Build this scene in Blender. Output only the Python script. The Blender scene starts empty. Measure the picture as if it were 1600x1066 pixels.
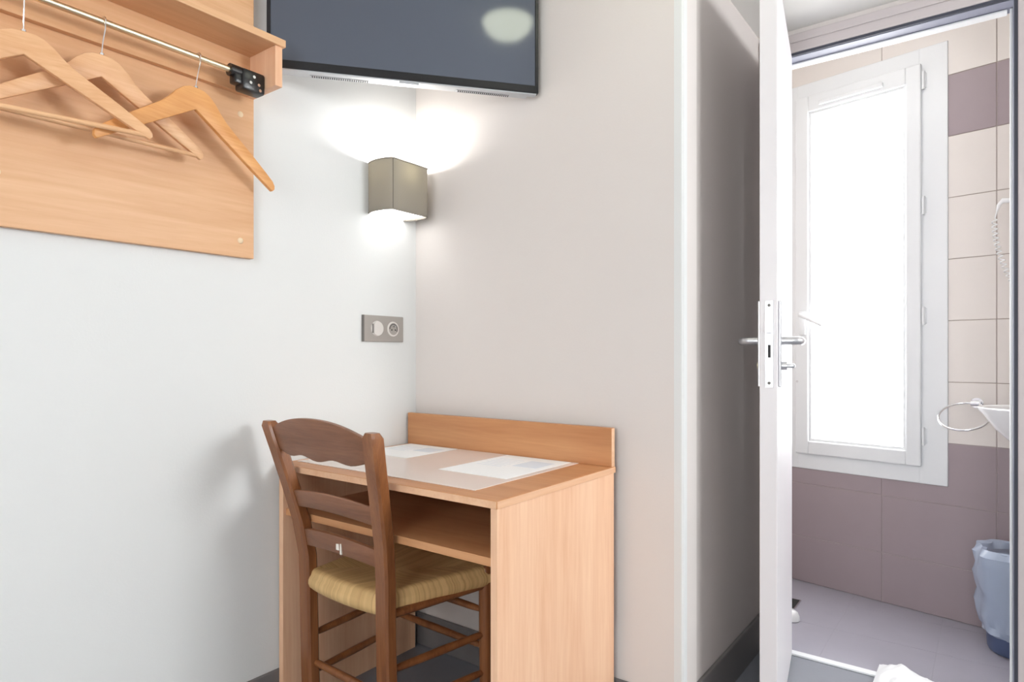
import bpy, bmesh, math, random
from mathutils import Vector, Matrix, noise

random.seed(7)
PI = math.pi
R = math.radians
scene = bpy.context.scene
COL = scene.collection

# ------------------------------------------------------------------ camera
# x runs along the desk wall, y away from the camera along the left wall
cam_d = bpy.data.cameras.new('camera')
cam_d.sensor_fit = 'HORIZONTAL'
cam_d.sensor_width = 36.0
cam_d.lens = 22.5                     # 1000 px of 1600
cam_d.shift_y = 22.0 / 1600.0         # horizon at pixel row 555
cam_d.clip_start = 0.02
cam = bpy.data.objects.new('camera', cam_d)
cam.location = (0, 0, 1.075)
cam.rotation_euler = (R(90), 0, math.atan2(0.6, 0.8))
COL.objects.link(cam)
scene.camera = cam

# ------------------------------------------------------------------ light and exposure
PANE_BATH = 10.0       # frosted bathroom pane, daylight behind it
PANE_ROOM = 32.0       # bedroom side window, daylight behind it
FILL_REAR = 9.2        # unseen window added behind the camera as fill
FILL_BATH = 2.6        # unseen bathroom dome added to brighten the window wall
LAMP_CEIL = 9.0       # ceiling dome
SCONCE_W = 4.6         # bulb in the wall lamp, watts

world = bpy.data.worlds.new('world')
scene.world = world
world.use_nodes = True
world.node_tree.nodes['Background'].inputs[0].default_value = (0.85, 0.92, 1.0, 1)
world.node_tree.nodes['Background'].inputs[1].default_value = 1.0
vs = scene.view_settings
vs.view_transform = 'Standard'
vs.look = 'None'
vs.gamma = 1.0
vs.use_curve_mapping = False
vs.exposure = 0.08

# ------------------------------------------------------------------ materials
M = {}


def srgb(r, g, b):
    def f(c):
        c /= 255.0
        return c / 12.92 if c <= 0.04045 else ((c + 0.055) / 1.055) ** 2.4
    return (f(r), f(g), f(b), 1)


def new_mat(name):
    m = bpy.data.materials.new(name)
    m.use_nodes = True
    nt = m.node_tree
    b = nt.nodes['Principled BSDF']
    M[name] = m
    return m, nt, b


def plain(name, col, rough=0.5, metal=0.0, spec=0.5, bump=0.0, bscale=200.0, vary=0.0, vscale=3.0):
    m, nt, b = new_mat(name)
    b.inputs['Base Color'].default_value = col
    b.inputs['Roughness'].default_value = rough
    b.inputs['Metallic'].default_value = metal
    b.inputs['Specular IOR Level'].default_value = spec
    tc = nt.nodes.new('ShaderNodeTexCoord')
    if vary:
        n = nt.nodes.new('ShaderNodeTexNoise')
        n.inputs['Scale'].default_value = vscale
        n.inputs['Detail'].default_value = 4
        nt.links.new(tc.outputs['Object'], n.inputs['Vector'])
        mx = nt.nodes.new('ShaderNodeMixRGB')
        mx.inputs[1].default_value = [c * (1 - vary) for c in col[:3]] + [1]
        mx.inputs[2].default_value = [min(1, c * (1 + vary)) for c in col[:3]] + [1]
        nt.links.new(n.outputs['Fac'], mx.inputs[0])
        nt.links.new(mx.outputs[0], b.inputs['Base Color'])
    if bump:
        n = nt.nodes.new('ShaderNodeTexNoise')
        n.inputs['Scale'].default_value = bscale
        n.inputs['Detail'].default_value = 3
        nt.links.new(tc.outputs['Object'], n.inputs['Vector'])
        bp = nt.nodes.new('ShaderNodeBump')
        bp.inputs['Strength'].default_value = bump
        bp.inputs['Distance'].default_value = 0.002
        nt.links.new(n.outputs['Fac'], bp.inputs['Height'])
        nt.links.new(bp.outputs[0], b.inputs['Normal'])
    return m


def wood(name, dark, light, axis, rough=0.42, scale=14.0, stretch=0.06, spec=0.4):
    """fine straight grain running along one axis (0 x, 1 y, 2 z)"""
    m, nt, b = new_mat(name)
    tc = nt.nodes.new('ShaderNodeTexCoord')
    mp = nt.nodes.new('ShaderNodeMapping')
    s = [1.0, 1.0, 1.0]
    s[axis] = stretch
    mp.inputs['Scale'].default_value = s
    nt.links.new(tc.outputs['Object'], mp.inputs['Vector'])
    n1 = nt.nodes.new('ShaderNodeTexNoise')
    n1.inputs['Scale'].default_value = scale
    n1.inputs['Detail'].default_value = 5
    n1.inputs['Roughness'].default_value = 0.6
    n1.inputs['Distortion'].default_value = 0.6
    nt.links.new(mp.outputs[0], n1.inputs['Vector'])
    n2 = nt.nodes.new('ShaderNodeTexNoise')
    n2.inputs['Scale'].default_value = scale * 9
    n2.inputs['Detail'].default_value = 2
    nt.links.new(mp.outputs[0], n2.inputs['Vector'])
    ad = nt.nodes.new('ShaderNodeMath')
    ad.operation = 'MULTIPLY_ADD'
    ad.inputs[1].default_value = 0.35
    nt.links.new(n2.outputs['Fac'], ad.inputs[0])
    nt.links.new(n1.outputs['Fac'], ad.inputs[2])
    cr = nt.nodes.new('ShaderNodeValToRGB')
    cr.color_ramp.elements[0].position = 0.42
    cr.color_ramp.elements[0].color = dark
    cr.color_ramp.elements[1].position = 0.92
    cr.color_ramp.elements[1].color = light
    nt.links.new(ad.outputs[0], cr.inputs[0])
    nt.links.new(cr.outputs[0], b.inputs['Base Color'])
    b.inputs['Roughness'].default_value = rough
    b.inputs['Specular IOR Level'].default_value = spec
    bp = nt.nodes.new('ShaderNodeBump')
    bp.inputs['Strength'].default_value = 0.08
    bp.inputs['Distance'].default_value = 0.001
    nt.links.new(n2.outputs['Fac'], bp.inputs['Height'])
    nt.links.new(bp.outputs[0], b.inputs['Normal'])
    return m


def emit(name, col, strength):
    m, nt, b = new_mat(name)
    b.inputs['Base Color'].default_value = (0.8, 0.8, 0.8, 1)
    b.inputs['Emission Color'].default_value = col
    b.inputs['Emission Strength'].default_value = strength
    return m


plain('paint_white', srgb(229, 230, 229), 0.75, spec=0.25, bump=0.12, bscale=160, vary=0.012, vscale=2.5)
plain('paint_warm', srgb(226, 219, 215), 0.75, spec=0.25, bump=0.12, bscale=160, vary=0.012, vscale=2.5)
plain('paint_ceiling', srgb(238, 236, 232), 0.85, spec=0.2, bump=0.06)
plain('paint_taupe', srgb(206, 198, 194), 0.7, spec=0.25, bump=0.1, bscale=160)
plain('floor_lino', srgb(128, 130, 138), 0.55, bump=0.1, bscale=90, vary=0.08, vscale=8)
plain('base_grey', srgb(120, 116, 116), 0.5, vary=0.05, vscale=6)
plain('door_paint', srgb(230, 226, 228), 0.38, spec=0.5, bump=0.03, bscale=60)
plain('casing_paint', srgb(196, 187, 186), 0.5, spec=0.4, bump=0.03)
plain('gasket', srgb(58, 60, 72), 0.6)
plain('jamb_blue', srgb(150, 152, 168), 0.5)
plain('white_gloss', srgb(240, 241, 242), 0.3, spec=0.5)
plain('window_white', srgb(224, 226, 228), 0.35, spec=0.4)
plain('ceramic', srgb(244, 244, 244), 0.12, spec=0.6)
plain('tile_beige', srgb(221, 214, 209), 0.25, spec=0.5, vary=0.025, vscale=7)
plain('tile_mauve', srgb(156, 142, 146), 0.33, spec=0.45, vary=0.04, vscale=9)
plain('tile_floor', srgb(166, 163, 174), 0.4, spec=0.45, vary=0.05, vscale=10)
plain('grout', srgb(165, 152, 145), 0.85)
plain('grout_mauve', srgb(172, 158, 158), 0.85)
plain('grout_floor', srgb(172, 169, 178), 0.85)
plain('chrome', (0.82, 0.82, 0.84, 1), 0.12, metal=1.0)
plain('satin', (0.62, 0.62, 0.64, 1), 0.36, metal=1.0)
plain('brass', (0.80, 0.70, 0.50, 1), 0.36, metal=1.0)
plain('black_plastic', (0.012, 0.012, 0.013, 1), 0.28, spec=0.5)
plain('bezel', (0.008, 0.008, 0.010, 1), 0.3)
plain('silver_plastic', srgb(196, 198, 202), 0.38, metal=0.35)
plain('dark_slot', (0.02, 0.02, 0.02, 1), 0.7)
plain('cap_cream', srgb(238, 214, 178), 0.45)
plain('socket_plate', srgb(172, 166, 160), 0.4, metal=0.35)
plain('socket_light', srgb(222, 217, 212), 0.35)
plain('socket_dark', srgb(112, 108, 104), 0.5)
plain('paper', srgb(249, 250, 251), 0.7)
plain('print_grey', srgb(226, 232, 240), 0.7)
plain('seam', srgb(112, 106, 96), 0.9)
plain('sticker', srgb(238, 232, 222), 0.6)
plain('towel', srgb(243, 243, 244), 0.95, spec=0.1, bump=0.6, bscale=500)
plain('bin_blue', srgb(84, 98, 132), 0.4)
plain('bulb_socket', srgb(230, 228, 222), 0.5)

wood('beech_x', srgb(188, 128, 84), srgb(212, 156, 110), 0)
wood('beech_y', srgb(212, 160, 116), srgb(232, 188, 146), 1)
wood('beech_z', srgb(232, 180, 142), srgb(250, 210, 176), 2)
wood('beech_lit_band', srgb(226, 174, 134), srgb(244, 202, 166), 1)  # paler beech, light on the desk edges painted in
wood('hanger_wood', srgb(214, 158, 112), srgb(238, 194, 150), 1, scale=30)
wood('hanger_orange', srgb(214, 146, 84), srgb(236, 178, 116), 1, scale=30)
wood('chair_wood', srgb(112, 66, 38), srgb(156, 100, 60), 2, rough=0.3, scale=26, spec=0.5)
wood('chair_wood_x', srgb(108, 68, 46), srgb(146, 98, 70), 0, rough=0.34, scale=26, spec=0.5)
emit('pane_bath', (0.97, 0.985, 1.0, 1), PANE_BATH)
emit('pane_room', (0.955, 0.985, 1.0, 1), PANE_ROOM)
emit('fill_rear', (0.955, 0.985, 1.0, 1), FILL_REAR)
emit('dome_glow', (0.96, 1.0, 0.78, 1), LAMP_CEIL)
emit('fill_bath', (1.0, .985, .96, 1), FILL_BATH)
emit('diffuser', (1.0, 0.995, 0.97, 1), 3.2)
emit('bulb', (1.0, 0.97, 0.9, 1), 12.0)

# TV screen: dark glossy panel
m, nt, b = new_mat('screen')
b.inputs['Base Color'].default_value = (0.086, 0.100, 0.132, 1)
b.inputs['Roughness'].default_value = 0.09
b.inputs['Specular IOR Level'].default_value = 0.6

# lamp shade fabric: lets some of the bulb's light through
m, nt, b = new_mat('shade_fabric')
b.inputs['Base Color'].default_value = srgb(160, 153, 144)
b.inputs['Roughness'].default_value = 0.9
tr = nt.nodes.new('ShaderNodeBsdfTranslucent')
tr.inputs[0].default_value = srgb(166, 160, 140)
mx = nt.nodes.new('ShaderNodeMixShader')
mx.inputs[0].default_value = 0.22
tc = nt.nodes.new('ShaderNodeTexCoord')
wv = nt.nodes.new('ShaderNodeTexWave')
wv.inputs['Scale'].default_value = 120
wv.bands_direction = 'Z'
nt.links.new(tc.outputs['Object'], wv.inputs['Vector'])
bp = nt.nodes.new('ShaderNodeBump')
bp.inputs['Strength'].default_value = 0.2
bp.inputs['Distance'].default_value = 0.001
nt.links.new(wv.outputs['Fac'], bp.inputs['Height'])
nt.links.new(bp.outputs[0], b.inputs['Normal'])
out = nt.nodes['Material Output']
nt.links.new(b.outputs[0], mx.inputs[1])
nt.links.new(tr.outputs[0], mx.inputs[2])
nt.links.new(mx.outputs[0], out.inputs[0])

# desk mat: pale glossy plastic
m, nt, b = new_mat('mat_plastic')
b.inputs['Base Color'].default_value = srgb(236, 224, 218)
b.inputs['Roughness'].default_value = 0.22
b.inputs['Specular IOR Level'].default_value = 0.6

# bin liner
m, nt, b = new_mat('bag_plastic')
b.inputs['Base Color'].default_value = srgb(206, 220, 242)
b.inputs['Roughness'].default_value = 0.22
b.inputs['Specular IOR Level'].default_value = 0.7
b.inputs['Alpha'].default_value = 0.58

# rush: strand colours come from a per-strand attribute
m, nt, b = new_mat('rush')
at = nt.nodes.new('ShaderNodeAttribute')
at.attribute_name = 'strand'
cr = nt.nodes.new('ShaderNodeValToRGB')
cr.color_ramp.elements[0].color = srgb(164, 122, 72)
cr.color_ramp.elements[1].color = srgb(230, 194, 136)
nt.links.new(at.outputs['Fac'], cr.inputs[0])
nt.links.new(cr.outputs[0], b.inputs['Base Color'])
b.inputs['Roughness'].default_value = 0.6

# ------------------------------------------------------------------ helpers


def bx(bm, x0, x1, y0, y1, z0, z1, bevel=0.0, seg=2):
    t = bmesh.new()
    bmesh.ops.create_cube(t, size=1.0)
    sx, sy, sz = abs(x1 - x0), abs(y1 - y0), abs(z1 - z0)
    for v in t.verts:
        v.co = Vector(((x0 + x1) / 2 + v.co.x * sx, (y0 + y1) / 2 + v.co.y * sy, (z0 + z1) / 2 + v.co.z * sz))
    if bevel:
        bmesh.ops.bevel(t, geom=list(t.edges), offset=min(bevel, 0.45 * min(sx, sy, sz)), segments=seg,
                        affect='EDGES', profile=0.5)
    merge(bm, t)
    return bm


def merge(bm, t, mat=None):
    if mat is not None:
        t.transform(mat)
    me = bpy.data.meshes.new('tmp')
    t.to_mesh(me)
    t.free()
    bm.from_mesh(me)
    bpy.data.meshes.remove(me)


def box(*a, **k):
    return bx(bmesh.new(), *a, **k)


def tube(bm, pts, radii, n=12, cap=True, sx=1.0):
    """round tube along points, one radius or one for each point"""
    pts = [Vector(p) for p in pts]
    if not isinstance(radii, (list, tuple)):
        radii = [radii] * len(pts)
    rings = []
    up = None
    for i, p in enumerate(pts):
        a = pts[max(0, i - 1)]
        c = pts[min(len(pts) - 1, i + 1)]
        d = (c - a).normalized()
        if up is None:
            up = Vector((0, 0, 1)) if abs(d.z) < 0.9 else Vector((1, 0, 0))
        u = (up - d * up.dot(d)).normalized()
        w = d.cross(u)
        up = u
        rings.append([bm.verts.new(p + (u * math.cos(2 * PI * k / n) + w * math.sin(2 * PI * k / n) * sx) * radii[i])
                      for k in range(n)])
    for a, c in zip(rings, rings[1:]):
        for k in range(n):
            bm.faces.new((a[k], a[(k + 1) % n], c[(k + 1) % n], c[k]))
    if cap:
        bm.faces.new(rings[0][::-1])
        bm.faces.new(rings[-1])
    return bm


def lathe(bm, prof, n=32, cx=0, cy=0, cz=0, sx=1.0, sy=1.0, wob=None):
    """prof: (radius, z) list"""
    rings = []
    for i, (r, z) in enumerate(prof):
        if r < 1e-6:
            rings.append([bm.verts.new((cx, cy, cz + z))])
            continue
        ring = []
        for k in range(n):
            a = 2 * PI * k / n
            rr = r + (wob(i, a) if wob else 0)
            ring.append(bm.verts.new((cx + rr * math.cos(a) * sx, cy + rr * math.sin(a) * sy, cz + z)))
        rings.append(ring)
    for a, c in zip(rings, rings[1:]):
        if len(a) == 1 and len(c) == 1:
            continue
        if len(a) == 1:
            for k in range(n):
                bm.faces.new((a[0], c[(k + 1) % n], c[k]))
        elif len(c) == 1:
            for k in range(n):
                bm.faces.new((a[k], a[(k + 1) % n], c[0]))
        else:
            for k in range(n):
                bm.faces.new((a[k], a[(k + 1) % n], c[(k + 1) % n], c[k]))
    return bm


def prism(bm, outline, axis, lo, hi, shift=None):
    """extrude a closed 2-D outline along an axis; shift(u,v) moves along that axis"""
    def P(u, v, w):
        w = w + (shift(u, v) if shift else 0)
        return {0: (w, u, v), 1: (u, w, v), 2: (u, v, w)}[axis]
    a = [bm.verts.new(P(u, v, lo)) for u, v in outline]
    c = [bm.verts.new(P(u, v, hi)) for u, v in outline]
    n = len(outline)
    for k in range(n):
        bm.faces.new((a[k], a[(k + 1) % n], c[(k + 1) % n], c[k]))
    bm.faces.new(a[::-1])
    bm.faces.new(c)
    return bm


def obj(name, bm, mat, parent=None, smooth=False, world=True):
    """link a bmesh as one mesh object. world=True: coordinates are the room's, moved into the parent's frame"""
    bmesh.ops.recalc_face_normals(bm, faces=list(bm.faces))
    me = bpy.data.meshes.new(name)
    bm.to_mesh(me)
    bm.free()
    if parent is not None and world:
        off = Vector((0, 0, 0))
        q = parent
        while q is not None:
            off += Vector(q.location)
            q = q.parent
        me.transform(Matrix.Translation(-off))
    me.materials.append(M[mat])
    if smooth:
        for p in me.polygons:
            p.use_smooth = True
        try:
            me.set_sharp_from_angle(angle=R(38))
        except Exception:
            pass
    o = bpy.data.objects.new(name, me)
    COL.objects.link(o)
    if parent is not None:
        o.parent = parent
    return o


def thing(name, label, cat, loc=(0, 0, 0), rot=(0, 0, 0), group=None):
    o = bpy.data.objects.new(name, None)
    o.empty_display_size = 0.05
    COL.objects.link(o)
    o.location = loc
    o.rotation_euler = rot
    o['label'] = label
    o['category'] = cat
    if group:
        o['group'] = group
    return o


def tag(o, label, cat, group=None):
    o['label'] = label
    o['category'] = cat
    if group:
        o['group'] = group
    return o


def struct(o, label=None):
    o['kind'] = 'structure'
    if label:
        o['label'] = label
    return o


# ------------------------------------------------------------------ room shell
XL, YB = -1.732, 1.708          # left wall, desk wall
XR, YR = 2.2, -2.2              # right wall, wall behind the camera
XC = -0.686                     # wall beside the door, running back to the door wall
YD = 2.438                      # door wall
DX0, DX1, DZ = -0.570, 0.050, 2.140   # door opening
ZC, ZS = 2.50, 2.238            # ceiling, lowered ceiling by the door
BZ = 0.127                      # baseboard height

struct(obj('floor', box(XL - .1, XR + .1, YR - .1, YD, -.06, 0), 'floor_lino'), 'grey floor of the bedroom')
ceil = struct(obj('ceiling', box(XL - .1, XR + .1, YR - .1, YB, ZC, ZC + .08), 'paint_ceiling'), 'white bedroom ceiling')
obj('lowered_ceiling', box(XC - .1, XR + .1, YB, YD + .09, ZS, ZC + .08), 'paint_ceiling', ceil)
struct(obj('wall_left', box(XL - .1, XL, YR - .1, YB + .1, 0, ZC), 'paint_white'), 'white wall behind the coat rack')
struct(obj('wall_back', box(XL, XC, YB, YB + .1, 0, ZC), 'paint_warm'), 'off-white wall behind the desk')
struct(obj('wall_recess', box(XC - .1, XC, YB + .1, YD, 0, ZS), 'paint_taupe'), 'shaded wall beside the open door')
bm = box(XC - .1, DX0 - .06, YD, YD + .09, 0, ZS)
bx(bm, DX1 + .02, XR + .1, YD, YD + .09, 0, ZS)
bx(bm, DX0 - .06, DX1 + .02, YD, YD + .09, DZ + .02, ZS)
struct(obj('wall_door', bm, 'paint_warm'), 'wall around the bathroom doorway')
# bedroom window in the right wall, and an unseen fill window added behind the camera
WZ0, WZ1 = 1.42, 2.18
WY0, WY1 = 1.52, 2.36
VX0, VX1, VZ0, VZ1 = -.5, 1.1, .75, 2.2
bm = box(XR, XR + .1, YR, WY0, 0, ZS)
bx(bm, XR, XR + .1, YR, YB, ZS, ZC)
bx(bm, XR, XR + .1, WY1, YD, 0, ZS)
bx(bm, XR, XR + .1, WY0, WY1, 0, WZ0)
bx(bm, XR, XR + .1, WY0, WY1, WZ1, ZS)
struct(obj('wall_right', bm, 'paint_white'), 'white wall with the bedroom side window')
bm = box(XL, VX0, YR - .1, YR, 0, ZC)
bx(bm, VX1, XR, YR - .1, YR, 0, ZC)
bx(bm, VX0, VX1, YR - .1, YR, 0, VZ0)
bx(bm, VX0, VX1, YR - .1, YR, VZ1, ZC)
struct(obj('wall_front', bm, 'paint_white'), 'white wall behind the camera')


def room_window(name, label, origin, rz, w, h_, pane):
    """local x along the wall, local y out of the room, two casements"""
    o = bpy.data.objects.new(name, None)
    COL.objects.link(o)
    o.location = origin
    o.rotation_euler = (0, 0, rz)
    struct(o, label)
    bm = box(0, .05, 0, .07, 0, h_, bevel=.004)
    bx(bm, w - .05, w, 0, .07, 0, h_, bevel=.004)
    bx(bm, .05, w - .05, 0, .07, 0, .05, bevel=.004)
    bx(bm, .05, w - .05, 0, .07, h_ - .05, h_, bevel=.004)
    bx(bm, w / 2 - .03, w / 2 + .03, .005, .065, .05, h_ - .05, bevel=.004)
    obj('window_frame', bm, 'white_gloss', o, world=False)
    for a, c in ((.05, w / 2 - .03), (w / 2 + .03, w - .05)):
        obj('pane', box(a, c, .03, .04, 0.05, h_ - .05), pane, o, world=False)


room_window('window_2', 'bedroom window in the right wall', (XR, WY1, WZ0), R(-90), WY1 - WY0, WZ1 - WZ0, 'pane_room')
room_window('window_fill', 'unseen window added behind the camera as fill light', (VX1, YR, VZ0), R(180), VX1 - VX0, VZ1 - VZ0, 'fill_rear')

# corner bead at the end of the desk wall
bm = prism(bmesh.new(), [(XC - .026, YB), (XC - .026, YB - .003), (XC - .004, YB - .003), (XC + .002, YB + .002), (XC + .002, YB + .022),
                         (XC, YB + .022), (XC, YB)], 2, 0, ZC)
struct(obj('trim_1', bm, 'paint_white'), 'narrow corner strip at the end of the desk wall')


def baseboard(name, x0, x1, y0, y1, label, hz=BZ):
    struct(obj(name, box(x0, x1, y0, y1, 0, hz, bevel=.003), 'base_grey'), label)


baseboard('baseboard_left', XL, XL + .012, YR, YB, 'grey baseboard along the left wall')
baseboard('baseboard_back', XL + .012, XC - .03, YB - .012, YB, 'grey baseboard behind the desk', .117)
baseboard('baseboard_recess', XC, XC + .012, YB + .03, YD, 'dark grey baseboard beside the open door')
baseboard('baseboard_door', DX1 + .085, XR, YD - .012, YD, 'grey baseboard right of the doorway')

# ------------------------------------------------------------------ door frame
bm = box(DX0 - .105, DX0 - .046, YD - .014, YD, 0, DZ + .075, bevel=.003)
bx(bm, DX1 + .012, DX1 + .075, YD - .014, YD, 0, DZ + .075, bevel=.003)
bx(bm, DX0 - .046, DX1 + .012, YD - .014, YD, DZ + .012, DZ + .075, bevel=.003)
bx(bm, DX0 - .105, DX1 + .075, YD - .020, YD - .014, DZ + .045, DZ + .075, bevel=.002)
bx(bm, DX1 + .045, DX1 + .075, YD - .020, YD - .014, 0, DZ + .045, bevel=.002)
fr = struct(obj('trim_2', bm, 'casing_paint'), 'grey-mauve door frame around the bathroom doorway')
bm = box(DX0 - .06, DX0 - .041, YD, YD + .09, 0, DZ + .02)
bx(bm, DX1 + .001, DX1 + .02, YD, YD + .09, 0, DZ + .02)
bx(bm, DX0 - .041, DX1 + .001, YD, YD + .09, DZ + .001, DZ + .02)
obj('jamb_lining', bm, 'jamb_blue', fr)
bm = box(DX1 + .003, DX1 + .012, YD - .010, YD + .004, 0, DZ + .012)
bx(bm, DX0 - .046, DX1 + .003, YD - .010, YD + .004, DZ + .003, DZ + .012)
obj('seal', bm, 'gasket', fr)
bm = box(DX1 - .006, DX1 + .001, YD + .05, YD + .088, 0, DZ, bevel=.002)
bx(bm, DX0 - .041, DX1 - .012, YD + .05, YD + .088, DZ - .006, DZ, bevel=.002)
obj('stop_bead', bm, 'white_gloss', fr)
struct(obj('trim_3', box(DX0 - .041, DX1, YD - .004, YD + .026, 0, .008, bevel=.002), 'white_gloss'),
       'white threshold strip under the bathroom doorway')

# ------------------------------------------------------------------ door leaf, standing open towards the camera
PHI = R(9.7)
LEAF, LT = 0.592, 0.046
door = bpy.data.objects.new('door_1', None)
COL.objects.link(door)
door.location = (DX0, YD - .016, 0)
door.rotation_euler = (0, 0, PHI)            # local -y runs from hinge to free edge; the right face is local x = 0
struct(door, 'white bathroom door standing open, seen on its edge')
leaf = obj('leaf', box(-LT, 0, -LEAF, 0, .012, DZ - .006, bevel=.002), 'door_paint', door, world=False)
HZ = 1.115                                   # handle height
lp = obj('lock_plate', box(-.032, -.010, -LEAF - .0015, -LEAF + .001, .985, 1.225, bevel=.001), 'satin', door, world=False)
obj('latch_bolt', box(-.028, -.014, -LEAF - .012, -LEAF, 1.135, 1.163, bevel=.002), 'chrome', lp, world=False)
obj('dead_bolt', box(-.024, -.017, -LEAF - .0022, -LEAF, 1.068, 1.103), 'dark_slot', lp, world=False)
for z in (.998, 1.212):
    b_ = bmesh.new()
    lathe(b_, [(0, .0012), (.004, .001), (.0045, 0)], 12)
    b_.transform(Matrix.Translation((-.021, -LEAF - .0014, z)) @ Matrix.Rotation(R(90), 4, 'X'))
    obj('screw', b_, 'socket_dark', lp, world=False)
for side in (0, 1):
    sg = 1 if side else -1
    x0 = 0 if side else -LT
    yh = -LEAF + .050
    pl = obj('handle_plate', box(x0, x0 + sg * .008, yh - .021, yh + .021, .985, 1.228, bevel=.003), 'satin', door, world=False)
    b_ = bmesh.new()
    pts = [(x0 + sg * .006, yh, HZ)]
    pts += [(x0 + sg * .036, yh, HZ)]
    for k in range(1, 6):
        a = k / 5 * PI / 2
        pts.append((x0 + sg * (.036 + .018 * math.sin(a)), yh + .018 * (1 - math.cos(a)), HZ))
    pts += [(x0 + sg * .054, yh + .07, HZ), (x0 + sg * .052, yh + .115, HZ), (x0 + sg * .050, yh + .124, HZ)]
    tube(b_, pts, [.0115] * (len(pts) - 2) + [.011, .007], 14)
    obj('lever', b_, 'satin', pl, smooth=True, world=False)
    if side:
        b_ = bmesh.new()
        tube(b_, [(.006, yh, 1.045), (.022, yh, 1.045)], .012, 14)
        bx(b_, .020, .042, yh - .013, yh + .013, 1.039, 1.051, bevel=.004)
        obj('thumb_turn', b_, 'satin', pl, smooth=True, world=False)
    else:
        b_ = bmesh.new()
        tube(b_, [(x0 - .006, yh, 1.045), (x0 - .011, yh, 1.045)], .009, 14)
        obj('release_button', b_, 'brass', pl, smooth=True, world=False)
for z in (.22, 1.05, 1.90):
    b_ = bmesh.new()
    tube(b_, [(-.012, .006, z), (-.012, .006, z + .09)], .006, 12)
    obj('hinge', b_, 'satin', door, smooth=True, world=False)

# ------------------------------------------------------------------ bathroom shell
P0 = Vector((-.4, 3.2, 0))
EA = math.atan2(-.19, .98)                   # window wall direction
E = Vector((math.cos(EA), math.sin(EA), 0))
NB = Vector((math.sin(EA), -math.cos(EA), 0))   # towards the room
T0, T1 = -.95, .86
FLB = struct(obj('floor_bathroom', box(-1.35, .47, YD, 3.6, -.06, -.002), 'grout_floor'), 'grey tiled bathroom floor')
struct(obj('ceiling_bathroom', box(-1.35, .47, YD + .09, 3.6, 2.5, 2.58), 'paint_ceiling'), 'white bathroom ceiling')
struct(obj('wall_bathroom_left', box(-1.35, -1.28, YD + .09, 3.6, 0, 2.5), 'tile_beige'), 'tiled wall at the left of the bathroom')
struct(obj('wall_bathroom_right', box(.40, .47, YD + .09, 3.6, 0, 2.5), 'tile_beige'), 'tiled wall at the right of the bathroom')
struct(obj('wall_bathroom_front', box(-1.28, XC - .1, YD, YD + .09, 0, 2.5), 'tile_beige'), 'bathroom side of the desk corner')
struct(obj('wall_bathroom_above_door', box(XC - .1, .40, YD + .09, YD + .12, ZS - .02, 2.5), 'paint_ceiling'), 'bathroom wall over the doorway')

wb = bpy.data.objects.new('wall_bathroom_window', None)   # local x along the wall, local y away from the room
COL.objects.link(wb)
wb.location = P0
wb.rotation_euler = (0, 0, EA)
struct(wb, 'beige and mauve tiled wall around the bathroom window')
F0, F1, FZ0, FZ1 = -.446, .262, .539, 2.356     # outer window frame
TT = .008                                      # tile thickness
GY = .0022                                     # joints lie this far behind the tile faces
bm = box(T0, F0, GY, .10, .72, 2.5)
bx(bm, F1, T1, GY, .10, .72, 2.5)
bx(bm, F0, F1, GY, .10, FZ1, 2.5)
obj('grout_bed', bm, 'grout', wb, world=False)
bm = box(T0, T1, GY, .10, 0, FZ0)
bx(bm, T0, F0, GY, .10, FZ0, .72)
bx(bm, F1, T1, GY, .10, FZ0, .72)
obj('grout_bed', bm, 'grout_mauve', wb, world=False)


def cut(x0, x1, z0, z1):
    """a tile minus the window rectangle, as rectangles"""
    if x1 <= F0 or x0 >= F1 or z1 <= FZ0 or z0 >= FZ1:
        return [(x0, x1, z0, z1)]
    r = []
    if z0 < FZ0:
        r.append((x0, x1, z0, FZ0))
    if z1 > FZ1:
        r.append((x0, x1, FZ1, z1))
    a, c = max(z0, FZ0), min(z1, FZ1)
    if x0 < F0:
        r.append((x0, F0, a, c))
    if x1 > F1:
        r.append((F1, x1, a, c))
    return r


zs = [0.0] + [.215 + .25 * k for k in range(10)]
zs[-1] = 2.5
xs = [.0168 + .4056 * k for k in range(-3, 4)]
g = .0014
for i in range(len(zs) - 1):
    z0, z1 = zs[i] + g, zs[i + 1] - g
    mauve = zs[i + 1] < .72 or abs(zs[i] - 1.965) < .01
    for j in range(len(xs) - 1):
        x0, x1 = max(xs[j] + g, T0), min(xs[j + 1] - g, T1)
        if x1 - x0 < .02:
            continue
        rs = [q for q in cut(x0, x1, z0, z1) if q[1] - q[0] > .004 and q[3] - q[2] > .004]
        if not rs:
            continue
        bm = bmesh.new()
        dy = random.uniform(-.0004, .0004)
        for q in rs:
            bx(bm, q[0], q[1], dy, TT + .001, q[2], q[3], bevel=.0012 if len(rs) == 1 else 0, seg=1)
        obj('tile', bm, 'tile_mauve' if mauve else 'tile_beige', wb, world=False)

# bathroom floor tiles
for i in range(-4, 2):
    for j in range(0, 5):
        x0, y0 = -.16 + .333 * i, YD + .03 + .30 * j
        if j == 0:
            pass
        x1, y1 = x0 + .333, y0 + .30
        x0, x1 = max(x0, -1.28), min(x1, .40)
        if x1 - x0 < .03 or y0 > 3.45:
            continue
        obj('tile', box(x0 + .0007, x1 - .0007, y0 + .0007, y1 - .0007, -.006, -.0012, bevel=.0003, seg=1), 'tile_floor', FLB)

# bathroom window
w1 = bpy.data.objects.new('window_1', None)
COL.objects.link(w1)
w1.location = P0
w1.rotation_euler = (0, 0, EA)
struct(w1, 'tall white bathroom window with frosted pane')
S0, S1, SZ0, SZ1 = -.354, .170, .610, 2.290
G0, G1, GZ0, GZ1 = -.279, .101, .685, 2.203


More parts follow.
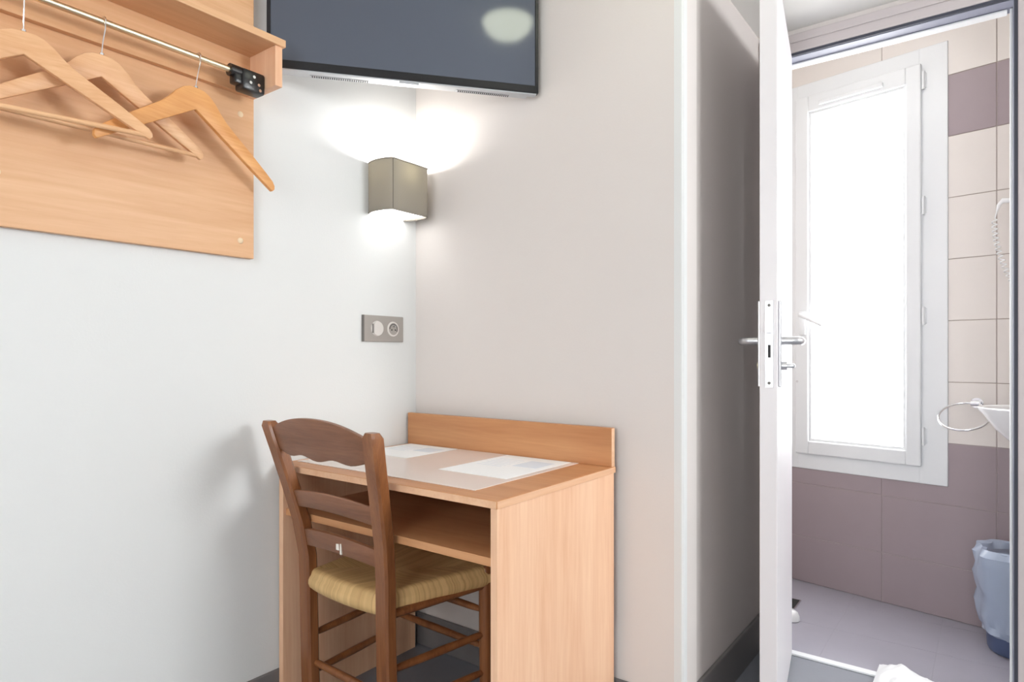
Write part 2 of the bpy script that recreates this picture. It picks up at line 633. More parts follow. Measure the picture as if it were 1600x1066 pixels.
def ring_frame(a0, a1, b0, b1, c0, c1, d0, d1, y0, y1, bev):
    """frame from outer rectangle a (x), c (z) to inner rectangle b (x), d (z)"""
    bm = box(a0, b0, y0, y1, c0, c1, bevel=bev)
    bx(bm, b1, a1, y0, y1, c0, c1, bevel=bev)
    bx(bm, b0 - .002, b1 + .002, y0, y1, c0, d0, bevel=bev)
    bx(bm, b0 - .002, b1 + .002, y0, y1, d1, c1, bevel=bev)
    return bm


obj('window_frame', ring_frame(F0, F1, S0 + .01, S1 - .01, FZ0, FZ1, SZ0 + .01, SZ1 - .01, -.006, .07, .003), 'window_white', w1, world=False)
sash = obj('sash', ring_frame(S0, S1, G0 - .012, G1 + .012, SZ0, SZ1, GZ0 - .012, GZ1 + .012, -.022, .05, .006), 'window_white', w1, world=False)
obj('glazing_bead', ring_frame(G0 - .014, G1 + .014, G0, G1, GZ0 - .014, GZ1 + .014, GZ0, GZ1, -.012, .03, .003), 'window_white', sash, world=False)
obj('pane', box(G0 - .003, G1 + .003, .012, .020, GZ0 - .003, GZ1 + .003), 'pane_bath', w1, world=False)
obj('vent_slot', box(-.24, .03, -.034, -.020, 2.232, 2.252, bevel=.005), 'window_white', sash, world=False)
for z in (.70, 1.20, 1.66, 2.18):
    bm = bmesh.new()
    tube(bm, [(S1 + .007, -.013, z), (S1 + .007, -.013, z + .075)], .0065, 12)
    bx(bm, S1 + .006, S1 + .018, -.009, -.004, z + .006, z + .069, bevel=.002)
    obj('hinge', bm, 'window_white', w1, smooth=True, world=False)
bm = box(S0 + .022, S0 + .052, -.030, -.020, 1.17, 1.28, bevel=.004)
tube(bm, [(S0 + .037, -.028, 1.262), (S0 + .037, -.052, 1.262), (S0 + .05, -.060, 1.258), (S0 + .14, -.060, 1.21)],
     [.008, .008, .009, .007], 12)
obj('window_handle', bm, 'window_white', sash, smooth=True, world=False)
bm = bmesh.new()
tube(bm, [(S0 + .012, -.024, .95), (S0 + .012, -.0205, .95)], .006, 10)
obj('frame_cap', bm, 'satin', sash, world=False)

# ------------------------------------------------------------------ desk
KX0, KX1, KY0, KY1, KZ = -1.722, -.879, 1.116, 1.676, .750
desk = thing('desk', 'beech-veneer desk with open shelf and raised back edge in the corner', 'desk',
             ((KX0 + KX1) / 2, (KY0 + KY1) / 2, 0))
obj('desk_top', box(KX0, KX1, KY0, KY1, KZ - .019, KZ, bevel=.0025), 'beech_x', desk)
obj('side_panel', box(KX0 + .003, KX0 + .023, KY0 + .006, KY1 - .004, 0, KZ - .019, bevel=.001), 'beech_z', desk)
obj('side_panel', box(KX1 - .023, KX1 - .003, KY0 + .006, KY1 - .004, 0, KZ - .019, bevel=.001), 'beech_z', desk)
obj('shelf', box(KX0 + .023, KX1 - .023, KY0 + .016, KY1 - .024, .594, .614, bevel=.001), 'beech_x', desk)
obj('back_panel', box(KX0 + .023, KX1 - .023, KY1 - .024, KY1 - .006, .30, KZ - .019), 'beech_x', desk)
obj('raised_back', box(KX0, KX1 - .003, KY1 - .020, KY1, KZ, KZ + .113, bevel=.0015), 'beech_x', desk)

obj('lit_edge_band', box(KX1 - .001, KX1 + .0008, KY0 + .002, KY1 - .001, KZ - .0175, KZ - .0015), 'beech_lit_band', desk)  # thin strips with the light on the desk edges put into their colour
obj('lit_edge_band', box(KX0 + .002, KX1 - .002, KY0 - .0008, KY0 + .001, KZ - .0175, KZ - .0015), 'beech_lit_band', desk)
obj('lit_edge_band', box(KX1 - .004, KX1 - .0022, KY1 - .0185, KY1 - .0015, KZ, KZ + .1115), 'beech_lit_band', desk)

# desk mat with two sheets on it
mat_o = tag(obj('desk_mat', box(-1.700, -.990, 1.172, 1.652, KZ + .0002, KZ + .0018, bevel=.0005), 'mat_plastic'),
            'pale glossy plastic desk mat covering most of the desk top', 'desk mat')


def sheet(x0, x1, y0, y1, label, rows):
    o = tag(obj('paper_sheet', box(x0, x1, y0, y1, KZ + .0020, KZ + .0026), 'paper'), label, 'paper', 'sheets on the desk mat')
    bm = bmesh.new()
    for (a, b_, c, d) in rows:
        bx(bm, x0 + a * (x1 - x0), x0 + b_ * (x1 - x0), y0 + c * (y1 - y0), y0 + d * (y1 - y0), KZ + .0026, KZ + .0028)
    obj('print', bm, 'print_grey', o)
    return o


rows = [(.10, .48, .78 - .07 * k, .80 - .07 * k) for k in range(6)] + [(.55, .90, .52, .84)]
sheet(-1.252, -1.010, 1.322, 1.644, 'white printed sheet on the desk mat, nearer the right edge of the desk', rows)
sheet(-1.695, -1.466, 1.404, 1.644, 'white printed sheet on the desk mat, in the wall corner', rows)

# ------------------------------------------------------------------ chair
CH = Vector((-1.408, 1.12, 0))
chair = thing('dining_chair', 'dark brown wooden ladder-back chair with rush seat, pushed into the desk', 'chair', CH, (0, 0, R(-2.5)))


def post_path(s):
    P = []
    for z, dx, dy in ((0, .172, .012), (.20, .172, .004), (.40, .172, 0), (.50, .174, -.002), (.60, .184, -.016),
                      (.70, .199, -.040), (.80, .215, -.066), (.875, .228, -.086), (.889, .2300, -.0895)):
        P.append(Vector((s * dx, dy, z)))
    return P


def post_at(s, z):
    P = post_path(s)
    for a, c in zip(P, P[1:]):
        if a.z <= z <= c.z:
            return a.lerp(c, (z - a.z) / (c.z - a.z))
    return P[-1]


def sweep_rect(bm, P, hx, hy, ch=.006):
    rings = []
    for i, p in enumerate(P):
        k = .72 if i == len(P) - 1 else 1.0
        a, c = hx * k, hy * k
        o = [(-a + ch, -c), (a - ch, -c), (a, -c + ch), (a, c - ch), (a - ch, c), (-a + ch, c), (-a, c - ch), (-a, -c + ch)]
        rings.append([bm.verts.new(p + Vector((u, v, 0))) for u, v in o])
    for a, c in zip(rings, rings[1:]):
        for k in range(8):
            bm.faces.new((a[k], a[(k + 1) % 8], c[(k + 1) % 8], c[k]))
    bm.faces.new(rings[0][::-1])
    bm.faces.new(rings[-1])
    return bm


for s in (-1, 1):
    obj('back_post', sweep_rect(bmesh.new(), post_path(s), .0245, .018), 'chair_wood', chair, smooth=True, world=False)
FL = [(-.213, .335), (.213, .335)]
for fx, fy in FL:
    bm = bmesh.new()
    tube(bm, [(fx, fy, 0), (fx, fy, .25), (fx, fy, .40), (fx, fy, .452), (fx, fy, .462)], [.016, .019, .020, .019, .012], 14)
    obj('leg', bm, 'chair_wood', chair, smooth=True, world=False)


def slat(top, bot, bow, label=None):
    """top(s), bot(s) give heights for s in -1..1; the slat bows towards the back of the chair"""
    bm = bmesh.new()
    n = 24
    rows_ = []
    th = .008
    for i in range(n + 1):
        s = -1 + 2 * i / n
        zt, zb = top(s), bot(s)
        r = []
        for (z, o) in ((zb, -th), (zt, -th), (zt + .0, th), (zb, th)):
            q0, q1 = post_at(-1, min(z, .885)), post_at(1, min(z, .885))
            w = abs(q1.x) - .012
            y = q0.y - bow * (1 - s * s) + o
            r.append(bm.verts.new((s * w, y, z)))
        rows_.append(r)
    for a, c in zip(rows_, rows_[1:]):
        for k in range(4):
            bm.faces.new((a[k], a[(k + 1) % 4], c[(k + 1) % 4], c[k]))
    bm.faces.new(rows_[0][::-1])
    bm.faces.new(rows_[-1])
    bmesh.ops.recalc_face_normals(bm, faces=list(bm.faces))
    ed = [e for e in bm.edges if len(e.link_faces) == 2 and e.calc_face_angle(0) > 1.0]
    bmesh.ops.bevel(bm, geom=ed, offset=.003, segments=2, affect='EDGES', profile=.5)
    return obj('slat', bm, 'chair_wood_x', chair, smooth=True, world=False)


slat(lambda s: .868 + .042 * (1 - abs(s) ** 2.2),
     lambda s: .804 - .005 * math.cos(3 * PI * s) - .004 + .006 * s * s, .016)
slat(lambda s: .690 + .016 * (1 - s * s), lambda s: .643 + .014 * (1 - s * s), .016)
lo = slat(lambda s: .578 + .016 * (1 - s * s), lambda s: .530 + .014 * (1 - s * s), .016)
# two small white marks on the lowest slat
for a, c, z0, z1 in ((.010, .022, .556, .578), (.027, .033, .546, .578)):
    y = post_at(1, .56).y - .016 - .008
    o = obj('sticker_mark', box(a, c, y - .0016, y + .002, z0, z1), 'sticker', lo, world=False)
    o['label'] = 'small torn white sticker mark'

# rush seat: four triangular fields of wound strands
SZ = .458
cor = [Vector((-.158, -.004)), Vector((.158, -.004)), Vector((.232, .352)), Vector((-.232, .352))]
bm = bmesh.new()
NU, NV = 132, 110
lay = bm.verts.layers.float.new('strand')
srand = [random.random() for _ in range(400)]
grid = []


def rush_pt(u, v):
    """u, v in 0..1 over the seat: height and strand number"""
    d = {'b': v * .36, 'f': (1 - v) * .36, 'l': u * .42, 'r': (1 - u) * .42}
    k = min(d, key=d.get)
    dist = d[k]
    along = (u if k in 'bf' else v) * .40
    pitch = .0060
    st = along / pitch
    ph = st - math.floor(st)
    ridge = .0011 * abs(math.sin(PI * ph))
    idx = int(math.floor(st)) + {'b': 0, 'f': 80, 'l': 160, 'r': 240}[k]
    sink = .010 * min(1, dist / .12)
    e = min(dist / .022, 1.0)
    rim = .017 * (1 - math.sqrt(max(0, 1 - (1 - e) ** 2)))
    return SZ + .006 + ridge - sink - rim, .40 + .34 * srand[idx % 400] + .15 * abs(math.sin(PI * ph)) - .2 * (ph < .12)


for i in range(NU + 1):
    col = []
    for j in range(NV + 1):
        u, v = i / NU, j / NV
        a = cor[0].lerp(cor[1], u)
        c = cor[3].lerp(cor[2], u)
        p = a.lerp(c, v)
        p.y -= .018 * math.sin(PI * u) ** .6 * (1 - v)        # back edge swells a little
        z, st = rush_pt(u, v)
        q = bm.verts.new((p.x, p.y, z))
        q[lay] = st
        col.append(q)
    grid.append(col)
for i in range(NU):
    for j in range(NV):
        bm.faces.new((grid[i][j], grid[i + 1][j], grid[i + 1][j + 1], grid[i][j + 1]))
# rounded skirt that wraps the rails
edge = [grid[i][0] for i in range(NU + 1)] + [grid[NU][j] for j in range(1, NV + 1)] + \
       [grid[i][NV] for i in range(NU - 1, -1, -1)] + [grid[0][j] for j in range(NV - 1, 0, -1)]
cen = Vector((0, .17, 0))
prev = edge
for dz, out_ in ((-.006, .005), (-.014, .008), (-.024, .0085), (-.034, .005), (-.041, -.003)):
    cur = []
    for v0, e0 in zip(prev, edge):
        d = Vector((e0.co.x, e0.co.y, 0)) - cen
        d.normalize()
        q = bm.verts.new((e0.co.x + d.x * out_, e0.co.y + d.y * out_, SZ - .010 + dz))
        q[lay] = e0[lay]
        cur.append(q)
    n = len(cur)
    for k in range(n):
        bm.faces.new((prev[k], prev[(k + 1) % n], cur[(k + 1) % n], cur[k]))
    prev = cur
bm.faces.new(prev)
st_o = obj('seat', bm, 'rush', chair, smooth=True, world=False)
st_o['label'] = 'woven golden rush seat'

for z, who in ((.408, 'seat_rail'),):
    for s in (-1, 1):
        bm = bmesh.new()
        tube(bm, [(s * .172, .01, z), (s * .213, .335, z)], .012, 10)
        obj(who, bm, 'chair_wood', chair, smooth=True, world=False)
    bm = bmesh.new()
    tube(bm, [(-.213, .335, z), (.213, .335, z)], .012, 10)
    obj(who, bm, 'chair_wood_x', chair, smooth=True, world=False)


def rung(a, c):
    bm = bmesh.new()
    a, c = Vector(a), Vector(c)
    tube(bm, [a, a.lerp(c, .12), a.lerp(c, .5), a.lerp(c, .88), c], [.007, .010, .0115, .010, .007], 10)
    obj('rung', bm, 'chair_wood', chair, smooth=True, world=False)


for s in (-1, 1):
    rung((s * .172, .01, .265), (s * .213, .335, .265))
    rung((s * .172, .01, .155), (s * .213, .335, .155))
rung((-.213, .335, .225), (.213, .335, .225))
rung((-.213, .335, .330), (.213, .335, .330))
rung((-.172, .01, .190), (.172, .01, .190))

# ------------------------------------------------------------------ coat rack on the left wall
PX = XL + .020                   # face of the board
PY1, PY0 = 1.035, -.25
rack = thing('coat_rack', 'beech-veneer wall board with hat shelf and hanging rail on the left wall', 'coat rack', (XL, .4, 1.354))
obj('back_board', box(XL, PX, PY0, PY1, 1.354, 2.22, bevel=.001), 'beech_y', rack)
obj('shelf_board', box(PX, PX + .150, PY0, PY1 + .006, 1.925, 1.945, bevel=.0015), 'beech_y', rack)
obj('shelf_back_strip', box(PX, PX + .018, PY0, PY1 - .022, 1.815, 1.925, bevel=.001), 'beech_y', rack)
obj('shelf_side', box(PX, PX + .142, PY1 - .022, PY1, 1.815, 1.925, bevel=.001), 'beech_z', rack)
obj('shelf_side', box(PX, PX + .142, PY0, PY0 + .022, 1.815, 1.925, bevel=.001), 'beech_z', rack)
RX, RZ = -1.637, 1.842
bm = bmesh.new()
tube(bm, [(RX, PY0 + .022, RZ), (RX, .96, RZ)], .0080, 16)
obj('rail', bm, 'brass', rack, smooth=True)
bm = box(RX - .022, RX + .020, .945, PY1 - .022, RZ - .046, RZ + .012, bevel=.007)
bx(bm, RX - .016, RX + .014, .926, .960, RZ - .034, RZ - .006, bevel=.006)
tube(bm, [(RX, .918, RZ), (RX, .955, RZ)], .0165, 18)
br = obj('rail_bracket', bm, 'black_plastic', rack, smooth=True)
for y, z in ((.978, RZ - .006), (.968, RZ - .024), (.992, RZ - .024), (.996, RZ - .038)):
    bm = bmesh.new()
    tube(bm, [(RX + .0195, y, z), (RX + .0225, y, z)], .0042, 12)
    obj('screw', bm, 'chrome', br)
for y, z in ((.994, 1.761), (.994, 1.401), (.435, 1.470), (-.2, 1.761), (-.2, 1.401)):
    bm = bmesh.new()
    lathe(bm, [(0, .004), (.005, .0036), (.0078, .0015), (.0085, 0)], 18)
    bm.transform(Matrix.Translation((PX, y, z)) @ Matrix.Rotation(R(90), 4, 'Y'))
    obj('screw_cap', bm, 'cap_cream', rack, smooth=True)

# ------------------------------------------------------------------ hangers


def hanger(label, y, yaw, roll, lean, wood_m, bar, nz=1.769, zs=1.0, bow=-.004, fwd=.026):
    # swings about the rail, so the hook always sits on it
    rot = (Matrix.Rotation(yaw, 3, 'Z') @ Matrix.Rotation(lean, 3, 'Y') @ Matrix.Rotation(roll, 3, 'X'))
    loc = Vector((RX, y, RZ)) - rot @ Vector((0, 0, RZ - nz))
    t = thing('coat_hanger', label, 'hanger', loc, (roll, lean, yaw), 'wooden hangers on the rail')
    up = [(0, 0), (.020, -.002), (.036, -.009), (.052, -.022), (.068, -.040), (.085, -.056), (.110, -.074), (.160, -.108),
          (.210, -.144), (.232, -.161), (.2385, -.171)]
    lowr = [(.2385, -.180), (.232, -.186), (0, -.050)]
    up = [(a, c * zs) for a, c in up]
    lowr = [(a, c * zs) for a, c in lowr]
    # split the outline into vertical strips so that it bows cleanly
    ss = [-.2385, -.232, -.21, -.16, -.11, -.085, -.068, -.052, -.036, -.02, 0, .02, .036, .052, .068, .085, .11, .16, .21, .232, .2385]

    def ip(tab, s):
        s = abs(s)
        tab = sorted(tab)
        for (a, c), (d, e) in zip(tab, tab[1:]):
            if a <= s <= d:
                return c + (e - c) * (s - a) / max(1e-9, d - a)
        return tab[-1][1]
    bm_ = bmesh.new()
    rr = []
    for s in ss:
        zt, zb = ip(up, s), ip(lowr, s)
        x = bow + fwd * (abs(s) / .2385) ** 1.25
        rr.append([bm_.verts.new((x + o, s, z)) for z, o in ((zb, -.0065), (zt, -.0065), (zt, .0065), (zb, .0065))])
    for a, c in zip(rr, rr[1:]):
        for k in range(4):
            bm_.faces.new((a[k], a[(k + 1) % 4], c[(k + 1) % 4], c[k]))
    bm_.faces.new(rr[0][::-1])
    bm_.faces.new(rr[-1])
    bmesh.ops.recalc_face_normals(bm_, faces=list(bm_.faces))
    ed = [e for e in bm_.edges if len(e.link_faces) == 2 and e.calc_face_angle(0) > .9]
    bmesh.ops.bevel(bm_, geom=ed, offset=.0022, segments=2, affect='EDGES', profile=.5)
    obj('hanger_body', bm_, wood_m, t, smooth=True, world=False)
    # wire hook over the rail 
    hz = RZ - nz
    pts = [(bow, 0, -.01), (bow, 0, .010), (bow + .004, 0, .030), (.0120, 0, hz - .015)]
    for k in range(0, 13):
        a = R(-35 + k * 20)
        pts.append((.0115 * math.cos(a), 0, hz + .0005 + .0115 * math.sin(a)))
    bm_ = bmesh.new()
    tube(bm_, pts, .0016, 8)
    hk = obj('hook', bm_, 'chrome', t, smooth=True, world=False)
    bm_ = bmesh.new()
    tube(bm_, [(bow, 0, -.002), (bow, 0, .004)], .005, 12)
    obj('collar', bm_, 'chrome', hk, smooth=True, world=False)
    if bar:
        bm_ = bmesh.new()
        tube(bm_, [(bow + fwd - .001, -.228, -.176 * zs), (bow + fwd - .001, .228, -.176 * zs)], .0058, 12)
        obj('trouser_bar', bm_, wood_m, t, smooth=True, world=False)
    return t


hanger('pale wooden hanger with trouser bar, farthest along the rail from the black bracket', .463, R(-11), 0, 0, 'hanger_wood', True, 1.760, .98, fwd=.022)
hanger('pale wooden hanger with trouser bar, in the middle of the three on the rail', .615, R(-1), 0, R(6), 'hanger_wood', True, fwd=.010)
hanger('orange-toned wooden hanger without bar, next to the black rail bracket', .834, R(4.6), R(-2.5), R(.1), 'hanger_orange', False, 1.763, 1.13, fwd=.008)

# ------------------------------------------------------------------ television across the corner
TVW, TVH = .815, .478
tv = thing('television', 'black flat-screen television mounted across the wall corner', 'television',
           ((-1.67 - 1.155) / 2, (1.05 + 1.68) / 2, 1.908), (0, 0, math.atan2(.63, .515)))
h = TVW / 2
bm = box(-h, h, 0, .022, 0, .024, bevel=.002)
bx(bm, -h, h, 0, .022, TVH - .011, TVH, bevel=.002)
bx(bm, -h, -h + .011, 0, .022, .012, TVH - .010, bevel=.002)
bx(bm, h - .011, h, 0, .022, .012, TVH - .010, bevel=.002)
obj('bezel', bm, 'bezel', tv, world=False)
obj('screen', box(-h + .010, h - .010, .0025, .018, .022, TVH - .010), 'screen', tv, world=False)
hs = obj('rear_housing', box(-h + .02, h - .025, .022, .062, .002, TVH - .02, bevel=.006), 'silver_plastic', tv, world=False)
obj('lower_lip', box(-h + .005, h - .006, .004, .024, -.004, .001, bevel=.001), 'silver_plastic', tv, world=False)
for c in (-.205, .235):
    gr = obj('speaker_grille', box(c - .085, c + .085, .034, .050, -.001, .003), 'silver_plastic', hs, world=False)
    bm = bmesh.new()
    for k in range(26):
        x = c - .08 + k * .0064
        bx(bm, x, x + .003, .036, .048, -.0016, 0)
    o = obj('grille_slots', bm, 'dark_slot', hs, world=False)
    o['kind'] = 'stuff'
bm = box(-.03, .03, .006, .022, -.009, -.003, bevel=.002)
obj('sensor_tab', bm, 'silver_plastic', tv, world=False)
bm = box(-.10, .10, .062, .085, .14, .34, bevel=.004)
bx(bm, -.03, .03, .085, .25, .21, .27, bevel=.004)
obj('wall_bracket', bm, 'black_plastic', tv, world=False)

# ------------------------------------------------------------------ wall lamp
LX, LY0, LY1, LZ0, LZ1, LD = XL, 1.474, 1.650, 1.566, 1.741, .122
lampT = thing('wall_lamp', 'taupe fabric half-shade wall lamp, lit, in the corner above the socket', 'wall lamp', (LX, (LY0 + LY1) / 2, LZ0))


def shade_loop(off=0.0):
    """plan outline from the wall round the shade and back to the wall"""
    ym_, hw = (LY0 + LY1) / 2, (LY1 - LY0) / 2
    side = [(.000, -.004), (.012, .003), (.030, .0085), (.050, .011), (.070, .011), (.090, .0085), (.106, .004), (.116, -.001), (.1205, -.0055)]
    k = (LD - off) / LD
    P = [(LX + .0005 + max(0, x) * k, ym_ - (hw + e - off)) for x, e in side]
    P += [(LX + LD - off, ym_ - hw + .008 + (2 * hw - .016) * i / 6) for i in range(7)]
    P += [(LX + .0005 + max(0, x) * k, ym_ + (hw + e - off)) for x, e in reversed(side)]
    return P


bm = bmesh.new()
lo_, li_ = shade_loop(), shade_loop(.003)
ra = [bm.verts.new((x, y, LZ0)) for x, y in lo_]
rb = [bm.verts.new((x, y, LZ1)) for x, y in lo_]
rc = [bm.verts.new((x, y, LZ1)) for x, y in li_]
rd = [bm.verts.new((x, y, LZ0)) for x, y in li_]
for k in range(len(lo_) - 1):
    for a, c in ((ra, rb), (rb, rc), (rc, rd), (rd, ra)):
        bm.faces.new((a[k], a[k + 1], c[k + 1], c[k]))
bm.faces.new((ra[0], rb[0], rc[0], rd[0]))
bm.faces.new((ra[-1], rb[-1], rc[-1], rd[-1]))
sh = obj('lamp_shade', bm, 'shade_fabric', lampT, smooth=True)
for z0, z1 in ((LZ0 - .0005, LZ0 + .004), (LZ1 - .004, LZ1 + .0005)):
    bm = bmesh.new()
    lo2 = shade_loop(-.0012)
    a_ = [bm.verts.new((x, y, z0)) for x, y in lo2]
    c_ = [bm.verts.new((x, y, z1)) for x, y in lo2]
    d_ = [bm.verts.new((x, y, z1)) for x, y in lo_]
    e_ = [bm.verts.new((x, y, z0)) for x, y in lo_]
    for k in range(len(lo2) - 1):
        for p, q in ((a_, c_), (c_, d_), (d_, e_), (e_, a_)):
            bm.faces.new((p[k], p[k + 1], q[k + 1], q[k]))
    obj('shade_trim', bm, 'shade_fabric', sh)
# vertical seam at the near front corner of the shade
sx_, sy_ = lo_[9]
bm = bmesh.new()
tube(bm, [(sx_ - .0006, sy_ - .001, LZ0), (sx_ - .0006, sy_ - .001, LZ1)], .0014, 8)
obj('shade_seam', bm, 'seam', sh)
bm = bmesh.new()
dl = shade_loop(.008)
prism(bm, dl, 2, LZ0 + .006, LZ0 + .010)
df = obj('diffuser', bm, 'diffuser', lampT)
for fx, fy in ((.045, 1.505), (.085, 1.600), (.03, 1.62)):
    bm = bmesh.new()
    tube(bm, [(LX + fx, fy, LZ0 + .006), (LX + fx, fy, LZ0 - .002)], .0035, 10)
    obj('fixing_pin', bm, 'satin', df)
obj('wall_plate', box(LX, LX + .012, LY0 + .03, LY1 - .03, LZ0 + .04, LZ1 - .03, bevel=.003), 'bulb_socket', lampT)
bm = bmesh.new()
tube(bm, [(LX + .012, 1.562, LZ0 + .07), (LX + .05, 1.562, LZ0 + .07)], .007, 10)
tube(bm, [(LX + .05, 1.562, LZ0 + .055), (LX + .05, 1.562, LZ0 + .095)], .014, 14)
obj('bulb_holder', bm, 'bulb_socket', lampT, smooth=True)
bm = bmesh.new()
lathe(bm, [(0, .040), (.011, .036), (.018, .024), (.018, .012), (.011, 0), (.011, -.004)], 16, LX + .05, 1.562, LZ0 + .098)
obj('bulb', bm, 'bulb', lampT, smooth=True)
ld = bpy.data.lights.new('lamp_light', 'POINT')
ld.energy = SCONCE_W
ld.color = (1.0, .99, .95)
ld.shadow_soft_size = .022
lo3 = bpy.data.objects.new('lamp_light', ld)
COL.objects.link(lo3)
lo3.parent = lampT
lo3.location = Vector((LX + .066, 1.562, LZ0 + .156)) - lampT.location

# ------------------------------------------------------------------ switch and socket plate
OX = XL
oy0, oy1, oz0, oz1 = 1.4485, 1.6347, 1.122, 1.214
sock = thing('wall_socket', 'grey two-gang plate with round switch and power socket above the desk', 'socket', (OX, (oy0 + oy1) / 2, oz0))
obj('plate', box(OX, OX + .010, oy0, oy1, oz0, oz1, bevel=.003), 'socket_plate', sock)
obj('plate_edge', box(OX, OX + .0104, oy0 - .0005, oy0 + .004, oz0, oz1, bevel=.001), 'socket_dark', sock)
zc = (oz0 + oz1) / 2


def disc(x0, x1, y, z, r, r2=None):
    bm = bmesh.new()
    tube(bm, [(x0, y, z), (x1, y, z)], [r, r2 or r], 32)
    return bm


sw = obj('switch', disc(OX + .009, OX + .0125, oy0 + .060, zc, .0275, .0262), 'socket_light', sock, smooth=True)
bm = bmesh.new()
al = [R(-132 + 264 * k / 24) for k in range(25)]
prism(bm, [(oy0 + .060 + .0245 * math.cos(a), zc + .0245 * math.sin(a)) for a in al], 0, OX + .012, OX + .0165)
obj('rocker', bm, 'socket_light', sw)
obj('rocker_gap', box(OX + .012, OX + .013, oy0 + .060 - .0235, oy0 + .060 - .0175, zc - .016, zc + .016), 'socket_dark', sw)
so = obj('power_outlet', disc(OX + .009, OX + .013, oy0 + .134, zc, .0275, .0262), 'socket_light', sock, smooth=True)
obj('socket_well', disc(OX + .0125, OX + .0136, oy0 + .134, zc, .0210), 'socket_plate', so, smooth=True)
bm = bmesh.new()
P = []
for k in range(25):
    a = R(-30 + 210 * k / 24)
    P.append((oy0 + .134 + .0205 * math.cos(a), zc + .0205 * math.sin(a)))
for k in range(24, -1, -1):
    a = R(-30 + 210 * k / 24)
    P.append((oy0 + .134 + .0150 * math.cos(a), zc + .0150 * math.sin(a)))
prism(bm, P, 0, OX + .0134, OX + .0142)
obj('well_shadow_ring', bm, 'socket_dark', so)
for dy in (-.0085, .0085):
    obj('pin_hole', disc(OX + .0134, OX + .0142, oy0 + .134 + dy, zc - .003, .0027), 'dark_slot', so)
obj('earth_pin', disc(OX + .013, OX + .024, oy0 + .134, zc + .009, .0026), 'satin', so)

# ------------------------------------------------------------------ ceiling lamp (seen mirrored in the screen), added bathroom fill dome


def dome_lamp(label, x, y, r, mat):
    cl = thing('ceiling_lamp', label, 'ceiling lamp', (x, y, ZC))
    k = r / .128
    bm = bmesh.new()
    lathe(bm, [(0, -.085), (.05 * k, -.081), (.09 * k, -.066), (.118 * k, -.042), (.128 * k, -.018)], 36, x, y, ZC)
    obj('glass_dome', bm, mat, cl, smooth=True)
    bm = bmesh.new()
    lathe(bm, [(.125 * k, -.018), (.136 * k, -.018), (.138 * k, -.004), (.134 * k, 0), (0, 0)], 36, x, y, ZC)
    obj('lamp_base', bm, 'white_gloss', cl, smooth=True)


dome_lamp('round white glass dome lamp on the bedroom ceiling, seen mirrored in the television', -.600, 1.305, .105, 'dome_glow')
dome_lamp('unseen round white dome added on the bathroom ceiling as fill light', -.35, 2.80, .13, 'fill_bath')  # out of view, added to light the window wall from the front

# ------------------------------------------------------------------ bathroom things


def wallpt(t, d, z):
    """point on the window wall: t along, d out into the room"""
    q = P0 + E * t + NB * d
    return Vector((q.x, q.y, z))


# towel ring
base = wallpt(.360, 0, .885)
trg = thing('towel_ring', 'chrome towel ring on the beige tiles right of the bathroom window', 'towel ring', base)
bm = bmesh.new()
tube(bm, [base, base + NB * .006], .021, 20)
tube(bm, [base + NB * .006, base + NB * .036], .009, 14)
tube(bm, [base + NB * .030 - E * .014, base + NB * .030 + E * .014], .011, 14)
obj('wall_mount', bm, 'chrome', trg, smooth=True)
al = R(35)
W = NB * math.cos(al) - Vector((0, 0, 1)) * math.sin(al)
rc_ = base + NB * .030 + W * .083 - E * .022
bm = bmesh.new()
n, k2 = 56, 10
rr = []
for i in range(n):
    a = 2 * PI * i / n
    d = E * math.cos(a) + W * math.sin(a)
    c = rc_ + d * .084
    nn = E.cross(W)
    rr.append([bm.verts.new(c + (d * math.cos(2 * PI * j / k2) + nn * math.sin(2 * PI * j / k2)) * .0042) for j in range(k2)])
for i in range(n):
    a, c = rr[i], rr[(i + 1) % n]
    for j in range(k2):
        bm.faces.new((a[j], a[(j + 1) % k2], c[(j + 1) % k2], c[j]))
obj('ring', bm, 'chrome', trg, smooth=True)

# wash basin, its left end shows beside the door frame
bs = thing('wash_basin', 'white ceramic wash basin partly hidden by the right door jamb', 'basin', (.16, 2.80, .74))
bm = bmesh.new()
lathe(bm, [(0, -.150), (.05, -.148), (.10, -.120), (.15, -.070), (.185, -.020), (.200, -.002), (.204, .006), (.198, .010), (.186, .006),
           (.17, -.020), (.13, -.080), (.06, -.110), (.02, -.114), (0, -.114)], 40, .16, 2.80, .885, sx=1.0, sy=.82)
obj('bowl', bm, 'ceramic', bs, smooth=True)
obj('basin_back', box(.25, .40, 2.64, 2.96, .78, .895, bevel=.02), 'ceramic', bs, smooth=True)
bm = bmesh.new()
tube(bm, [(.32, 2.80, .89), (.32, 2.80, .99), (.31, 2.80, 1.02), (.27, 2.80, 1.035), (.21, 2.80, 1.01)], [.018, .015, .013, .012, .010], 14)
obj('tap', bm, 'chrome', bs, smooth=True)

# waste bin with a bluish liner
wbn = thing('waste_bin', 'round bin with bluish translucent plastic bag beside the door jamb', 'bin', (.075, 2.945, .001))
bm = bmesh.new()
lathe(bm, [(0, 0), (.085, 0), (.090, .01), (.108, .30), (.110, .31), (.105, .31), (.087, .015), (0, .012)], 32, .075, 2.945, .001)
obj('bin_body', bm, 'bin_blue', wbn, smooth=True)


def crumple(i, a):
    if i in (0, 8):
        pass
    return .022 * noise.noise(Vector((math.cos(a) * 2.2, math.sin(a) * 2.2, i * .8))) + .005 * math.sin(9 * a + i * 1.3) * (.4 + .6 * noise.noise(Vector((a, i * .5, 3))))


